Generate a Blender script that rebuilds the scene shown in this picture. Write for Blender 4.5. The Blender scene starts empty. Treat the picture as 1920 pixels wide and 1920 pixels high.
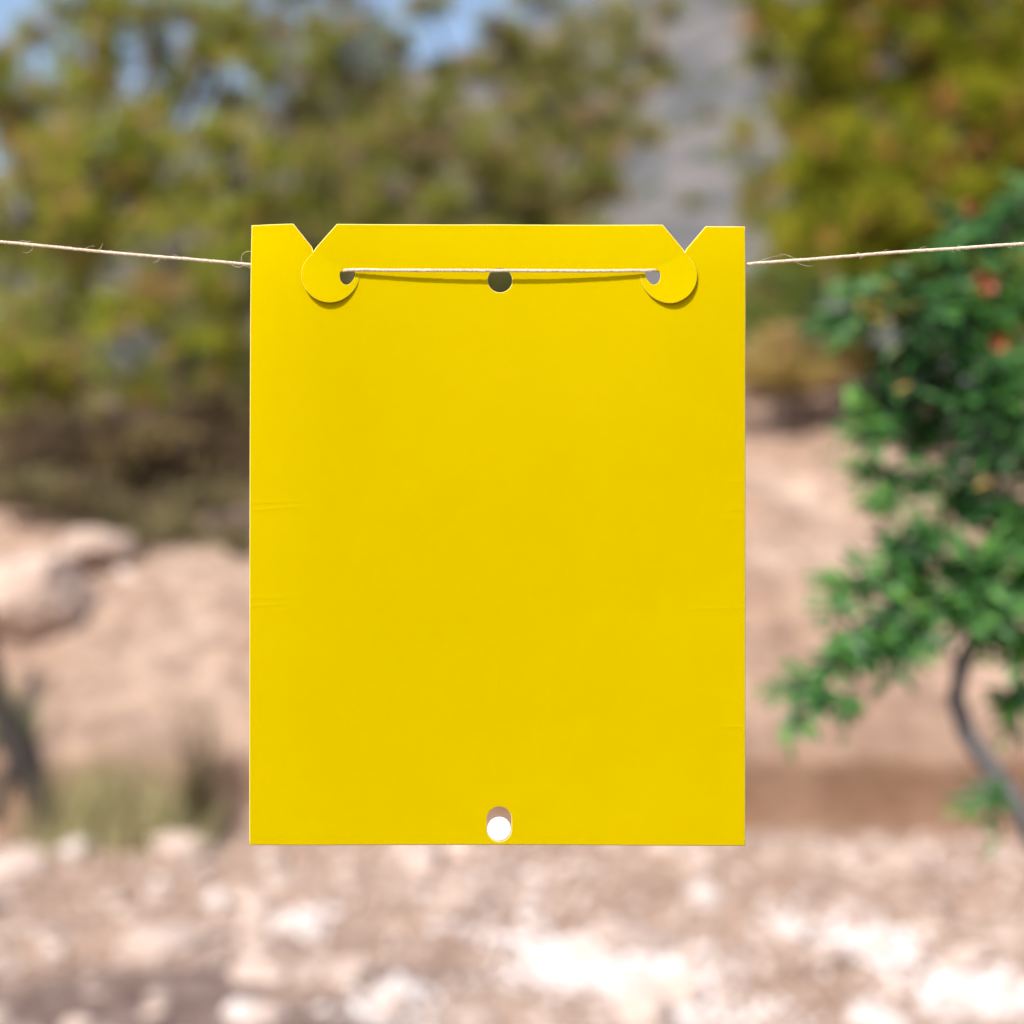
import bpy, bmesh, math, random
import numpy as np
from mathutils import Vector, Matrix
from mathutils.geometry import delaunay_2d_cdt

# ---------------------------------------------------------------- camera, sky, sun, exposure
SC = bpy.context.scene
COL = SC.collection
CZ = 1.40                       # camera height
FD = 0.573                      # camera to card
cam_d = bpy.data.cameras.new('camera'); cam = bpy.data.objects.new('camera', cam_d); COL.objects.link(cam)
cam.location = (0, 0, CZ); cam.rotation_euler = (math.pi/2, 0, 0)
cam_d.lens = 50; cam_d.sensor_width = 36
cam_d.clip_start = 0.02; cam_d.clip_end = 5000
cam_d.dof.use_dof = True; cam_d.dof.focus_distance = FD; cam_d.dof.aperture_fstop = 4.2
SC.camera = cam

SUN = Vector((-0.66, -1.0, 1.45)).normalized()      # direction towards the sun
sun_el = math.asin(SUN.z); sun_az = math.atan2(SUN.x, SUN.y)
W = bpy.data.worlds.new('World'); SC.world = W; W.use_nodes = True
wn = W.node_tree.nodes; wl = W.node_tree.links; wn.clear()
sky = wn.new('ShaderNodeTexSky'); sky.sky_type = 'NISHITA'; sky.sun_disc = False
sky.sun_elevation = sun_el; sky.sun_rotation = sun_az
sky.air_density = 1.0; sky.dust_density = 2.0; sky.ozone_density = .0
bg = wn.new('ShaderNodeBackground'); bg.inputs['Strength'].default_value = 0.15
wo = wn.new('ShaderNodeOutputWorld')
wl.new(sky.outputs[0], bg.inputs['Color']); wl.new(bg.outputs[0], wo.inputs['Surface'])
sl = bpy.data.lights.new('sun', 'SUN'); sl.energy = 4.2; sl.angle = math.radians(0.55); sl.color = (1.0, 0.95, 0.88)
so = bpy.data.objects.new('sun', sl); COL.objects.link(so)
so.rotation_euler = SUN.to_track_quat('Z', 'Y').to_euler()
SC.view_settings.view_transform = 'Standard'; SC.view_settings.look = 'None'
SC.view_settings.gamma = 1; SC.view_settings.use_curve_mapping = False
SC.view_settings.exposure = 0.57
SC.cycles.use_denoising = True

K = 0.72/1920
def at(px, py, Y):
    """point seen at pixel (px,py) of the 1920 photograph at distance Y"""
    return Vector(((px-960)*K*Y, Y, CZ-(py-960)*K*Y))

# ---------------------------------------------------------------- helpers
rng = np.random.default_rng(7)
R = random.Random(11)

def props(o, label=None, cat=None, group=None, kind=None):
    if label: o['label'] = label
    if cat: o['category'] = cat
    if group: o['group'] = group
    if kind: o['kind'] = kind
    return o

def link(name, me, mat=None, parent=None):
    o = bpy.data.objects.new(name, me); COL.objects.link(o)
    if mat is not None and me is not None and len(me.materials) == 0:
        for m in (mat if isinstance(mat, (list, tuple)) else [mat]): me.materials.append(m)
    if parent: o.parent = parent
    return o

def empty(name, loc):
    o = bpy.data.objects.new(name, None); o.location = loc; o.empty_display_size = .05; COL.objects.link(o); return o

def np_mesh(name, verts, faces, smooth=False):
    """verts (n,3), faces (m,k) of one size"""
    me = bpy.data.meshes.new(name)
    verts = np.asarray(verts, np.float32); faces = np.asarray(faces, np.int32)
    m, k = faces.shape
    me.vertices.add(len(verts)); me.vertices.foreach_set('co', verts.ravel())
    me.loops.add(m*k); me.loops.foreach_set('vertex_index', faces.ravel())
    me.polygons.add(m); me.polygons.foreach_set('loop_start', np.arange(0, m*k, k, dtype=np.int32))
    me.polygons.foreach_set('loop_total', np.full(m, k, np.int32))
    me.polygons.foreach_set('use_smooth', np.full(m, smooth))
    me.update(calc_edges=True); me.validate()
    return me

def hash3(ix, iy, iz, s):
    n = (ix*374761393 + iy*668265263 + iz*2147483647 % 987643 + s*1274126177) & 0xffffffff
    n = ((n ^ (n >> 13))*1274126177) & 0xffffffff
    return ((n ^ (n >> 16)) & 0xffff)/65535.0
def vnoise(x, y, s=0):
    x = np.asarray(x, float); y = np.asarray(y, float)
    ix = np.floor(x).astype(np.int64); iy = np.floor(y).astype(np.int64)
    fx = x-ix; fy = y-iy; fx = fx*fx*(3-2*fx); fy = fy*fy*(3-2*fy)
    z = np.zeros_like(ix)
    a = hash3(ix, iy, z, s); b = hash3(ix+1, iy, z, s); c = hash3(ix, iy+1, z, s); d = hash3(ix+1, iy+1, z, s)
    return (a*(1-fx)+b*fx)*(1-fy)+(c*(1-fx)+d*fx)*fy*1.0 - 0.5
def fbm(x, y, o=4, s=0, g=.5):
    t = 0; a = 1
    for i in range(o):
        t = t+a*vnoise(np.asarray(x)*2**i+17*i, np.asarray(y)*2**i+31*i, s+i); a *= g
    return t
def sstep(a, b, x):
    t = np.clip((np.asarray(x, float)-a)/(b-a), 0, 1); return t*t*(3-2*t)

def tube(points, radii, sides=8):
    """arrays of a tapering tube along points"""
    pts = [Vector(p) for p in points]; V = []; F = []
    up = Vector((0.13, 0.31, 0.94)); n = len(pts)
    for i, p in enumerate(pts):
        t = (pts[min(i+1, n-1)]-pts[max(i-1, 0)]).normalized()
        a = t.cross(up)
        if a.length < .05: a = t.cross(Vector((1, 0, 0)))
        a.normalize(); b = t.cross(a)
        for k in range(sides):
            q = 2*math.pi*k/sides
            V.append(tuple(p+(a*math.cos(q)+b*math.sin(q))*radii[i]))
    for i in range(n-1):
        for k in range(sides):
            k2 = (k+1) % sides
            F.append((i*sides+k, i*sides+k2, (i+1)*sides+k2, (i+1)*sides+k))
    return V, F
def tubes_mesh(name, lst, sides=8):
    V = []; F = []
    for pts, rad in lst:
        v, f = tube(pts, rad, sides); o = len(V); V += v; F += [tuple(i+o for i in q) for q in f]
    return np_mesh(name, V, F, True)
def curve_pts(a, b, bow, n=7, wob=.0, seed=0):
    rr = random.Random(seed); a = Vector(a); b = Vector(b); out = []
    for i in range(n):
        t = i/(n-1); p = a.lerp(b, t)+Vector(bow)*(4*t*(1-t))
        if 0 < i < n-1: p += Vector([rr.uniform(-wob, wob) for _ in range(3)])
        out.append(p)
    return out

# ---------------------------------------------------------------- materials
def new_mat(name):
    m = bpy.data.materials.new(name); m.use_nodes = True
    nt = m.node_tree; nt.nodes.clear()
    out = nt.nodes.new('ShaderNodeOutputMaterial')
    return m, nt, out
def N(nt, t, **kw):
    n = nt.nodes.new(t)
    for k, v in kw.items():
        if k in n.inputs: n.inputs[k].default_value = v
        else: setattr(n, k, v)
    return n
def ramp(nt, stops, fac):
    r = nt.nodes.new('ShaderNodeValToRGB'); e = r.color_ramp.elements
    while len(e) > 1: e.remove(e[0])
    e[0].position = stops[0][0]; e[0].color = (*stops[0][1], 1)
    for p, c in stops[1:]:
        q = e.new(p); q.color = (*c, 1)
    nt.links.new(fac, r.inputs[0]); return r.outputs[0]
def noise(nt, scale, detail=4, rough=.55, coord='Object', off=None):
    tc = nt.nodes.new('ShaderNodeTexCoord'); n = N(nt, 'ShaderNodeTexNoise', Scale=scale, Detail=detail, Roughness=rough)
    src = tc.outputs[coord]
    if off is not None:
        mp = nt.nodes.new('ShaderNodeMapping'); mp.inputs['Location'].default_value = off
        nt.links.new(src, mp.inputs[0]); src = mp.outputs[0]
    nt.links.new(src, n.inputs['Vector'])
    return n.outputs['Fac']
def mixc(nt, fac, a, b, mode='MIX'):
    m = nt.nodes.new('ShaderNodeMix'); m.data_type = 'RGBA'; m.blend_type = mode
    for sock, v in ((m.inputs[0], fac), (m.inputs[6], a), (m.inputs[7], b)):
        if isinstance(v, (int, float)): sock.default_value = v
        elif isinstance(v, tuple): sock.default_value = (*v, 1)
        else: nt.links.new(v, sock)
    return m.outputs[2]
def bump(nt, h, strength, dist):
    b = N(nt, 'ShaderNodeBump', Strength=strength, Distance=dist); nt.links.new(h, b.inputs['Height']); return b.outputs[0]

def mat_foliage(name, stops, brown, pbrown, clump, trans=.25, gloss=0.0, rough=.45, per='island'):
    trans = trans+.08
    m, nt, out = new_mat(name)
    if per == 'island':
        g = nt.nodes.new('ShaderNodeNewGeometry'); rnd = g.outputs['Random Per Island']
    else:
        g = nt.nodes.new('ShaderNodeObjectInfo'); rnd = g.outputs['Random']
    nz = noise(nt, clump, 2)
    mt = nt.nodes.new('ShaderNodeMath'); mt.operation = 'MULTIPLY_ADD'; nt.links.new(nz, mt.inputs[0]); mt.inputs[1].default_value = 1.5
    m2 = nt.nodes.new('ShaderNodeMath'); m2.operation = 'MULTIPLY_ADD'; nt.links.new(rnd, m2.inputs[0]); m2.inputs[1].default_value = .5; m2.inputs[2].default_value = -.5
    nt.links.new(m2.outputs[0], mt.inputs[2])
    c = ramp(nt, stops, mt.outputs[0])
    nb = noise(nt, clump*.8, 2, off=(5, 3, 9))
    f = ramp(nt, [(pbrown, (0, 0, 0)), (pbrown+.08, (1, 1, 1))], nb)
    c = mixc(nt, f, c, brown)
    d = nt.nodes.new('ShaderNodeBsdfDiffuse'); t = nt.nodes.new('ShaderNodeBsdfTranslucent')
    nt.links.new(c, d.inputs[0]); nt.links.new(c, t.inputs[0])
    mx = nt.nodes.new('ShaderNodeMixShader'); mx.inputs[0].default_value = trans
    nt.links.new(d.outputs[0], mx.inputs[1]); nt.links.new(t.outputs[0], mx.inputs[2])
    last = mx.outputs[0]
    if gloss > 0:
        gl = N(nt, 'ShaderNodeBsdfGlossy', Roughness=rough); m3 = nt.nodes.new('ShaderNodeMixShader'); m3.inputs[0].default_value = gloss
        nt.links.new(last, m3.inputs[1]); nt.links.new(gl.outputs[0], m3.inputs[2]); last = m3.outputs[0]
    nt.links.new(last, out.inputs[0]); return m

def mat_simple(name, stops, scale, rough=.85, bs=.3, bd=.01, detail=5, perobj=False, spec=.3):
    m, nt, out = new_mat(name)
    nz = noise(nt, scale, detail)
    c = ramp(nt, stops, nz)
    if perobj:
        oi = nt.nodes.new('ShaderNodeObjectInfo')
        c = mixc(nt, 1.0, c, ramp(nt, [(0, (.72, .70, .70)), (.5, (.98, .96, .95)), (1, (1.2, 1.17, 1.14))], oi.outputs['Random']), 'MULTIPLY')
    p = N(nt, 'ShaderNodeBsdfPrincipled', Roughness=rough); p.inputs['Specular IOR Level'].default_value = spec
    nt.links.new(c, p.inputs['Base Color'])
    nt.links.new(bump(nt, noise(nt, scale*4, 4), bs, bd), p.inputs['Normal'])
    nt.links.new(p.outputs[0], out.inputs[0]); return m

M = {}
M['pine'] = mat_foliage('pine_needles', [(0, (.03, .045, .01)), (.28, (.12, .165, .022)), (.52, (.28, .33, .03)), (.75, (.48, .47, .05))],
                        (.45, .26, .12), .54, 6.0)
M['pine_grey'] = mat_foliage('pine_needles_brownish', [(0, (.035, .045, .015)), (.32, (.13, .165, .035)), (.6, (.29, .32, .045)), (.85, (.47, .45, .09))],
                        (.42, .28, .17), .52, 6.0)
M['pine_right'] = mat_foliage('pine_needles_olive', [(0, (.03, .045, .008)), (.3, (.10, .13, .012)), (.55, (.25, .28, .018)), (.8, (.46, .44, .04))],
                        (.50, .26, .09), .56, 5.0)
M['shrub'] = mat_foliage('glossy_leaves', [(0, (.01, .045, .01)), (.35, (.035, .13, .03)), (.6, (.08, .235, .045)), (.85, (.15, .34, .045))],
                        (.24, .18, .03), .66, 7, trans=.3, gloss=.03, rough=.5)
M['shrub_leaf'] = mat_foliage('single_leaves', [(0, (.02, .07, .02)), (.35, (.045, .155, .04)), (.6, (.085, .245, .055)), (.85, (.14, .34, .05))],
                        (.30, .16, .02), .99, 3, trans=.3, gloss=.03, rough=.5, per='object')
M['dry'] = mat_foliage('dry_twigs', [(0, (.03, .022, .016)), (.4, (.08, .055, .036)), (.8, (.17, .12, .07))], (.22, .17, .07), .54, 3.5, trans=.1)
M['ochre'] = mat_foliage('ochre_shrub', [(0, (.22, .17, .06)), (.5, (.46, .35, .12)), (.9, (.6, .47, .2))], (.45, .3, .16), .6, 2.5, trans=.2)
M['green'] = mat_foliage('soft_green', [(0, (.07, .11, .03)), (.5, (.17, .23, .05)), (.9, (.26, .32, .08))], (.26, .25, .08), .6, 2.5, trans=.25)
M['grass'] = mat_foliage('dry_grass', [(0, (.28, .26, .12)), (.5, (.44, .40, .21)), (.9, (.58, .50, .30))], (.4, .32, .18), .6, 4, trans=.25)
M['scrub'] = mat_foliage('olive_scrub', [(0, (.06, .05, .03)), (.5, (.17, .145, .07)), (.9, (.30, .26, .13))], (.22, .16, .1), .55, 3.5, trans=.15)
M['bark'] = mat_simple('pine_bark', [(.3, (.05, .035, .025)), (.7, (.16, .11, .08))], 14, bs=.6, bd=.02)
M['greybark'] = mat_simple('grey_bark', [(.3, (.07, .065, .065)), (.7, (.22, .21, .21))], 30, bs=.5, bd=.004)
M['deadwood'] = mat_simple('dark_dead_wood', [(.3, (.012, .009, .008)), (.7, (.04, .03, .025))], 20, bs=.5, bd=.01)
M['stone'] = mat_simple('pale_stone', [(.25, (.38, .28, .225)), (.5, (.50, .39, .33)), (.75, (.62, .53, .48))], 9, perobj=True, bs=.5, bd=.01)
M['slab'] = mat_simple('white_limestone', [(.35, (.40, .32, .28)), (.5, (.56, .48, .43)), (.62, (.66, .61, .60))], 7, bs=.4, bd=.01)
M['boulder'] = mat_simple('pinkish_boulder', [(.3, (.30, .21, .17)), (.5, (.48, .355, .285)), (.75, (.58, .45, .38))], 3.5, bs=.6, bd=.04)
M['flower'] = mat_simple('orange_red_petals', [(.3, (.26, .06, .025)), (.7, (.38, .10, .04))], 60, rough=.5, bs=.1, bd=.001)
M['orangeleaf'] = mat_simple('orange_leaf', [(.3, (.25, .14, .03)), (.7, (.33, .20, .05))], 60, rough=.5, bs=.1, bd=.001)

# soil
def mat_soil():
    m, nt, out = new_mat('soil')
    c = ramp(nt, [(.28, (.42, .27, .192)), (.5, (.57, .395, .295)), (.72, (.68, .515, .41))], noise(nt, .9, 6, .6))
    c = mixc(nt, .8, c, ramp(nt, [(.36, (.60, .57, .57)), (.6, (1.1, 1.08, 1.06))], noise(nt, 5.5, 5, .65)), 'MULTIPLY')
    c = mixc(nt, .7, c, ramp(nt, [(.38, (.62, .60, .60)), (.5, (.98, .96, .95)), (.62, (1.25, 1.25, 1.25))], noise(nt, 8.0, 6, .7, off=(3, 1, 7))), 'MULTIPLY')
    # vertex layer: darker brown along the bank face, and tree shade painted into the soil
    at_ = nt.nodes.new('ShaderNodeAttribute'); at_.attribute_name = 'brown_band'
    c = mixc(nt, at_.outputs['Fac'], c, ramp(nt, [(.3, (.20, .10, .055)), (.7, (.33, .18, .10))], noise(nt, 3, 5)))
    a2 = nt.nodes.new('ShaderNodeAttribute'); a2.attribute_name = 'painted_shade'
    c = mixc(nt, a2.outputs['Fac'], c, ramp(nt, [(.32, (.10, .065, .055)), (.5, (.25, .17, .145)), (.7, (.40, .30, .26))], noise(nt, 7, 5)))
    p = N(nt, 'ShaderNodeBsdfPrincipled', Roughness=.95); p.inputs['Specular IOR Level'].default_value = .1
    nt.links.new(c, p.inputs['Base Color'])
    nt.links.new(bump(nt, noise(nt, 11, 8, .7), 1.0, .09), p.inputs['Normal'])
    nt.links.new(p.outputs[0], out.inputs[0]); return m
M['soil'] = mat_soil()
def mat_hill():
    m, nt, out = new_mat('hill_rock')
    c = ramp(nt, [(.32, (.055, .06, .062)), (.45, (.11, .112, .115)), (.58, (.19, .17, .165)), (.72, (.13, .133, .138))], noise(nt, .10, 6, .68))
    c = mixc(nt, ramp(nt, [(.56, (0, 0, 0)), (.64, (1, 1, 1))], noise(nt, .16, 5, .6, off=(40, 9, 2))), c, (.075, .085, .06))
    p = N(nt, 'ShaderNodeBsdfPrincipled', Roughness=.95); p.inputs['Specular IOR Level'].default_value = .1
    nt.links.new(c, p.inputs['Base Color'])
    nt.links.new(bump(nt, noise(nt, .3, 8, .65), .8, 2.0), p.inputs['Normal'])
    nt.links.new(p.outputs[0], out.inputs[0]); return m
M['hill'] = mat_hill()

# ---------------------------------------------------------------- ground
FACE = 6.15
def bank_line(x):
    return FACE + .25*np.sin(np.asarray(x)*.55+.6) + .25*vnoise(np.asarray(x)*.9, 3.3, 5)
def ground_z(x, y):
    x = np.asarray(x, float); y = np.asarray(y, float)
    b = bank_line(x)
    face = .27+.10*vnoise(x*.6, 8.1, 9)
    z = face*sstep(b, b+.16, y)
    t = np.clip(y-b-.16, 0, None)
    rise = 2.25*(1-np.exp(-t/3.6))*1.12
    z = z+rise + np.clip(y-14, 0, None)*.05
    near = sstep(b-.3, b+.8, y)
    z = z + near*(.30*fbm(x*.55, y*.55, 4, 3)+.10*fbm(x*2.1, y*2.1, 3, 8))
    z = z + (1-near)*(.06*fbm(x*1.3, y*1.3, 4, 12)+.02*fbm(x*6, y*6, 3, 15))
    z = z + .55*np.exp(-((x-2.5)/1.3)**2-((y-11.2)/1.3)**2)
    return z
def axis(lo, hi, step, far_lo, far_hi, g=1.16):
    a = list(np.arange(lo, hi, step)); s = step; v = a[-1]
    up = []
    while v < far_hi: s *= g; v += s; up.append(v)
    s = step; v = lo; dn = []
    while v > far_lo: s *= g; v -= s; dn.append(v)
    return np.array(dn[::-1]+a+up)
xs = axis(-4.8, 4.8, .035, -900, 900); ys = axis(2.2, 13, .035, -60, 1500)
X, Y = np.meshgrid(xs, ys)
Z = ground_z(X, Y)
b = bank_line(X)
Yd = Y - .16*np.exp(-((Y-(b+.19))/.10)**2)*(np.abs(X) < 8)
nx, ny = len(xs), len(ys)
idx = np.arange(nx*ny).reshape(ny, nx)
F = np.stack([idx[:-1, :-1], idx[:-1, 1:], idx[1:, 1:], idx[1:, :-1]], -1).reshape(-1, 4)
me = np_mesh('ground', np.stack([X, Yd, Z], -1).reshape(-1, 3), F, True)
brown_band = np.exp(-((Y-(b+.05))/.17)**2)*.95
brown_band = np.clip((.45+.55*sstep(-.6, .6, X))*brown_band*(.75+.8*fbm(X*1.2, Y*2, 3, 44)), 0, 1)
shade = sstep(.25, .6, np.exp(-(((X+1.15)/.85)**2+((Y-3.9)/.6)**2))+.55*fbm(X*3, Y*3, 3, 50))*.95  # shade of an off-frame tree, painted as a dark soil patch
for nm, v in (('brown_band', brown_band), ('painted_shade', shade)):
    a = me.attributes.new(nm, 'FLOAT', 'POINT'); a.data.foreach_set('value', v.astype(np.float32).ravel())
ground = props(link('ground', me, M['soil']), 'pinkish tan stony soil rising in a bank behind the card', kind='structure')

# hill far behind
hx = np.linspace(-420, 520, 190); hy = np.linspace(60, 520, 130)
HX, HY = np.meshgrid(hx, hy)
zr = np.interp(HX, [-420, -200, -94, -50, -6, 18, 38, 92, 200, 520], [30, 42, 52, 63, 76, 91, 106, 128, 150, 120])
t = sstep(55, 262, HY); fall = 1-.6*sstep(262, 520, HY)
HZ = zr*t**.85*fall + 6*fbm(HX*.03, HY*.03, 5, 71)*t + 2.2*fbm(HX*.16, HY*.16, 3, 77)*t + 1.5
idx = np.arange(len(hx)*len(hy)).reshape(len(hy), len(hx))
F = np.stack([idx[:-1, :-1], idx[:-1, 1:], idx[1:, 1:], idx[1:, :-1]], -1).reshape(-1, 4)
props(link('hill', np_mesh('hill', np.stack([HX, HY, HZ], -1).reshape(-1, 3), F, True), M['hill']), 'grey rocky hillside rising behind the trees', kind='structure')
def hill_z(x, y):
    zr = np.interp(x, [-420, -200, -94, -50, -6, 18, 38, 92, 200, 520], [30, 42, 52, 63, 76, 91, 106, 128, 150, 120])
    t = sstep(55, 262, y)
    return float(zr*t**.85 + 6*fbm(x*.03, y*.03, 5, 71)*t + 2.2*fbm(x*.16, y*.16, 3, 77)*t+1.5)

# ---------------------------------------------------------------- stones
def rock_mesh(name, seed, sub=2, flat=.6, rough=.22, angular=True):
    bm = bmesh.new(); bmesh.ops.create_icosphere(bm, subdivisions=sub, radius=1)
    rr = random.Random(seed)
    planes = [(Vector([rr.gauss(0, 1) for _ in range(3)]).normalized(), rr.uniform(.55, .85)) for _ in range(7)]
    for v in bm.verts:
        p = v.co.copy()
        if angular:
            for n, d in planes:
                e = p.dot(n)-d
                if e > 0: p -= n*e
        p *= 1+rr.uniform(-rough, rough)*.35
        v.co = Vector((p.x*rr.uniform(.98, 1.02), p.y, p.z*flat))
    for f in bm.faces: f.smooth = False
    me = bpy.data.meshes.new(name); bm.to_mesh(me); bm.free(); return me
rocks = [rock_mesh('stone_shape', 100+i, 2, [.5, .65, .8, .45][i % 4]) for i in range(9)]
for r_ in rocks: r_.materials.append(M['stone'])
placed = []
n = 0
while n < 290:
    y = R.uniform(3.35, 6.1) if R.random() < .86 else R.uniform(6.5, 10)
    x = R.uniform(-.40, .40)*y
    if y < 6.2 and y > float(bank_line(x))-.05: continue
    s = min(.13, .024*math.exp(R.gauss(.45, .6)))*(1 if y < 6.2 else .8)
    if any((x-a)**2+(y-c)**2 < (s+d)**2*.6 for a, c, d in placed): continue
    placed.append((x, y, s))
    o = link('stone', rocks[R.randrange(9)], None, ground)
    o.location = (x, y, float(ground_z(x, y))+s*.18); o.scale = (s*R.uniform(.9, 1.5), s, s*R.uniform(.7, 1.1))
    o.rotation_euler = (R.uniform(-.3, .3), R.uniform(-.3, .3), R.uniform(0, 6.28)); n += 1
# gravel between them
oct_ = np.array([(1, 0, 0), (0, 1, 0), (-1, 0, 0), (0, -1, 0), (0, 0, .8), (0, 0, -.5)], float)
of = np.array([(0, 1, 4), (1, 2, 4), (2, 3, 4), (3, 0, 4), (1, 0, 5), (2, 1, 5), (3, 2, 5), (0, 3, 5)])
def gravel(name, label, gx, gy, gs, stops):
    G = len(gx)
    V = oct_[None]*gs[:, None, None]*rng.uniform(.6, 1.4, (G, 6, 1))
    a = rng.uniform(0, 6.28, G); ca, sa = np.cos(a)[:, None], np.sin(a)[:, None]
    V = np.stack([V[..., 0]*ca-V[..., 1]*sa, V[..., 0]*sa+V[..., 1]*ca, V[..., 2]], -1)
    V += np.stack([gx, gy, ground_z(gx, gy)+gs*.2], -1)[:, None]
    F = of[None]+(np.arange(G)*6)[:, None, None]
    m, nt, out = new_mat(name)
    g = nt.nodes.new('ShaderNodeNewGeometry')
    c = ramp(nt, stops, g.outputs['Random Per Island'])
    p = N(nt, 'ShaderNodeBsdfPrincipled', Roughness=.9); nt.links.new(c, p.inputs['Base Color']); nt.links.new(p.outputs[0], out.inputs[0])
    props(link(name, np_mesh(name, V.reshape(-1, 3), F.reshape(-1, 3)), m), label, 'gravel', kind='stuff')
G = 9000
gy = rng.uniform(2.9, 6.15, G); gx = rng.uniform(-.42, .42, G)*gy
shade_g = np.exp(-(((gx+1.15)/.85)**2+((gy-3.9)/.6)**2))  # gravel shrinks inside the painted shade patch
gravel('gravel', 'small loose tan gravel and chips strewn over the soil', gx, gy, .0085*np.exp(rng.normal(0, .5, G))*(1-.75*shade_g),
       [(0, (.22, .15, .12)), (.4, (.40, .29, .235)), (.75, (.52, .41, .35)), (1, (.64, .56, .51))])
wx = []; wy = []
for (px, py, rx, ry, n_) in ((1150, 1810, .22, .14, 650), (1040, 1780, .14, .12, 230), (1280, 1850, .14, .12, 220), (1820, 1840, .22, .12, 360), (1640, 1760, .12, .14, 200), (740, 1890, .12, .10, 120), (1380, 1900, .2, .08, 120), (1500, 1730, .12, .12, 80), (560, 1730, .14, .14, 90), (900, 1700, .3, .3, 110)):
    Yg = CZ/((py-960)*K); c = at(px, py, Yg)
    wx.append(rng.normal(c.x, rx*.6, n_)); wy.append(rng.normal(Yg, ry*1.1, n_))
wx = np.concatenate(wx); wy = np.concatenate(wy)
gravel('limestone_chips', 'patches of white crushed limestone chips in the foreground', wx, wy, .012*np.exp(rng.normal(0, .45, len(wx))),
       [(0, (.42, .34, .30)), (.4, (.57, .50, .47)), (1, (.76, .71, .71))])

def boulder(px, py, Y_, sx, sy, sz, seed, mat, label, cat='boulder', name='boulder', sink=.25, rz=0, sub=4, flat=.9, group=None):
    me = rock_mesh('boulder_shape', seed, sub, flat, .10)
    p = at(px, py, Y_); z = float(ground_z(p.x, p.y))
    o = link(name, me, mat); o.location = (p.x, p.y, z+sz*(.5-sink)); o.scale = (sx, sy, sz); o.rotation_euler = (0, 0, rz)
    return props(o, label, cat, group)
boulder(75, 1090, 7.05, .36, .34, .30, 5, M['boulder'], 'large rounded pale pink boulder on the bank at the left edge of the picture', sink=.1)
boulder(190, 1075, 7.5, .22, .2, .18, 8, M['boulder'], 'small pale boulder just right of the large pink boulder', rz=1)
boulder(425, 1085, 7.9, .22, .2, .13, 6, M['boulder'], 'pale boulder on the bank right beside the left edge of the yellow card', rz=.4)
def slab(px, py, s, f, seed, label, mat='slab'):
    Yg = CZ/((py-960)*K); p = at(px, py, Yg)
    me = rock_mesh('slab_shape', seed, 3, .9, .30); o = link('limestone_slab', me, M[mat])
    o.location = (p.x, p.y, float(ground_z(p.x, p.y))+s*f*.25); o.scale = (s, s*.8, s*f); o.rotation_euler = (R.uniform(-.08, .08), R.uniform(-.08, .08), R.uniform(0, 6))
    props(o, label, 'stone')
slab(1190, 1830, .13, .30, 31, 'wide white limestone slab on the ground just right of below the card centre')
slab(1040, 1790, .08, .34, 32, 'white stone at the left end of the wide white slab')
slab(1320, 1690, .085, .75, 33, 'upright pale stone on the ground below the right corner of the card')
slab(1480, 1750, .075, .6, 34, 'rounded white stone between the upright pale stone and the right hand white rock')
slab(1650, 1760, .10, .45, 35, 'white rock on the ground at lower right under the leafy shrub')
slab(1840, 1860, .13, .35, 36, 'flat white rock in the bottom right corner')
slab(1640, 1890, .12, .35, 37, 'small white rock in front of the white rock at lower right')
slab(1530, 1620, .11, .5, 38, 'pale stone at the foot of the bank right of the card', 'boulder')
slab(1700, 1625, .16, .55, 39, 'broad pale pink stone at the foot of the bank under the shrub', 'boulder')
slab(740, 1870, .08, .45, 40, 'white stone at the bottom edge below the left half of the card')
slab(560, 1740, .10, .42, 41, 'pale grey stone on the ground below the left corner of the card')
slab(470, 1900, .09, .45, 42, 'small pale stone at the bottom edge beside the dark patch of painted shade')
slab(150, 1600, .10, .5, 43, 'cream stone at the foot of the bank near the dead branch')
slab(410, 1690, .07, .6, 44, 'rounded pale stone left of the pale grey stone')
slab(860, 1700, .16, .3, 45, 'low cream stone directly below the card', 'boulder')

# ---------------------------------------------------------------- vegetation
def sprays(centres, dirs, k, length, width, twig, seed, droop=0.0):
    """needle or leaf triangles in sprays round the given twig points"""
    g = np.random.default_rng(seed); n = len(centres)
    base = centres[:, None]+dirs[:, None]*g.uniform(-.5, .5, (n, k, 1))*twig
    d = dirs[:, None]*.7+g.normal(0, .6, (n, k, 3)); d[..., 2] -= droop
    d /= np.linalg.norm(d, axis=-1, keepdims=True)
    L = length*g.uniform(.6, 1.2, (n, k, 1))
    w = np.cross(d, g.normal(0, 1, (n, k, 3))); w /= np.linalg.norm(w, axis=-1, keepdims=True)+1e-9
    w *= width*g.uniform(.7, 1.3, (n, k, 1))
    V = np.stack([base, base+d*L*.5+w*.5, base+d*L, base+d*L*.5-w*.5], 2).reshape(-1, 3)
    F = np.arange(n*k*4).reshape(-1, 4)
    return V, F

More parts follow.
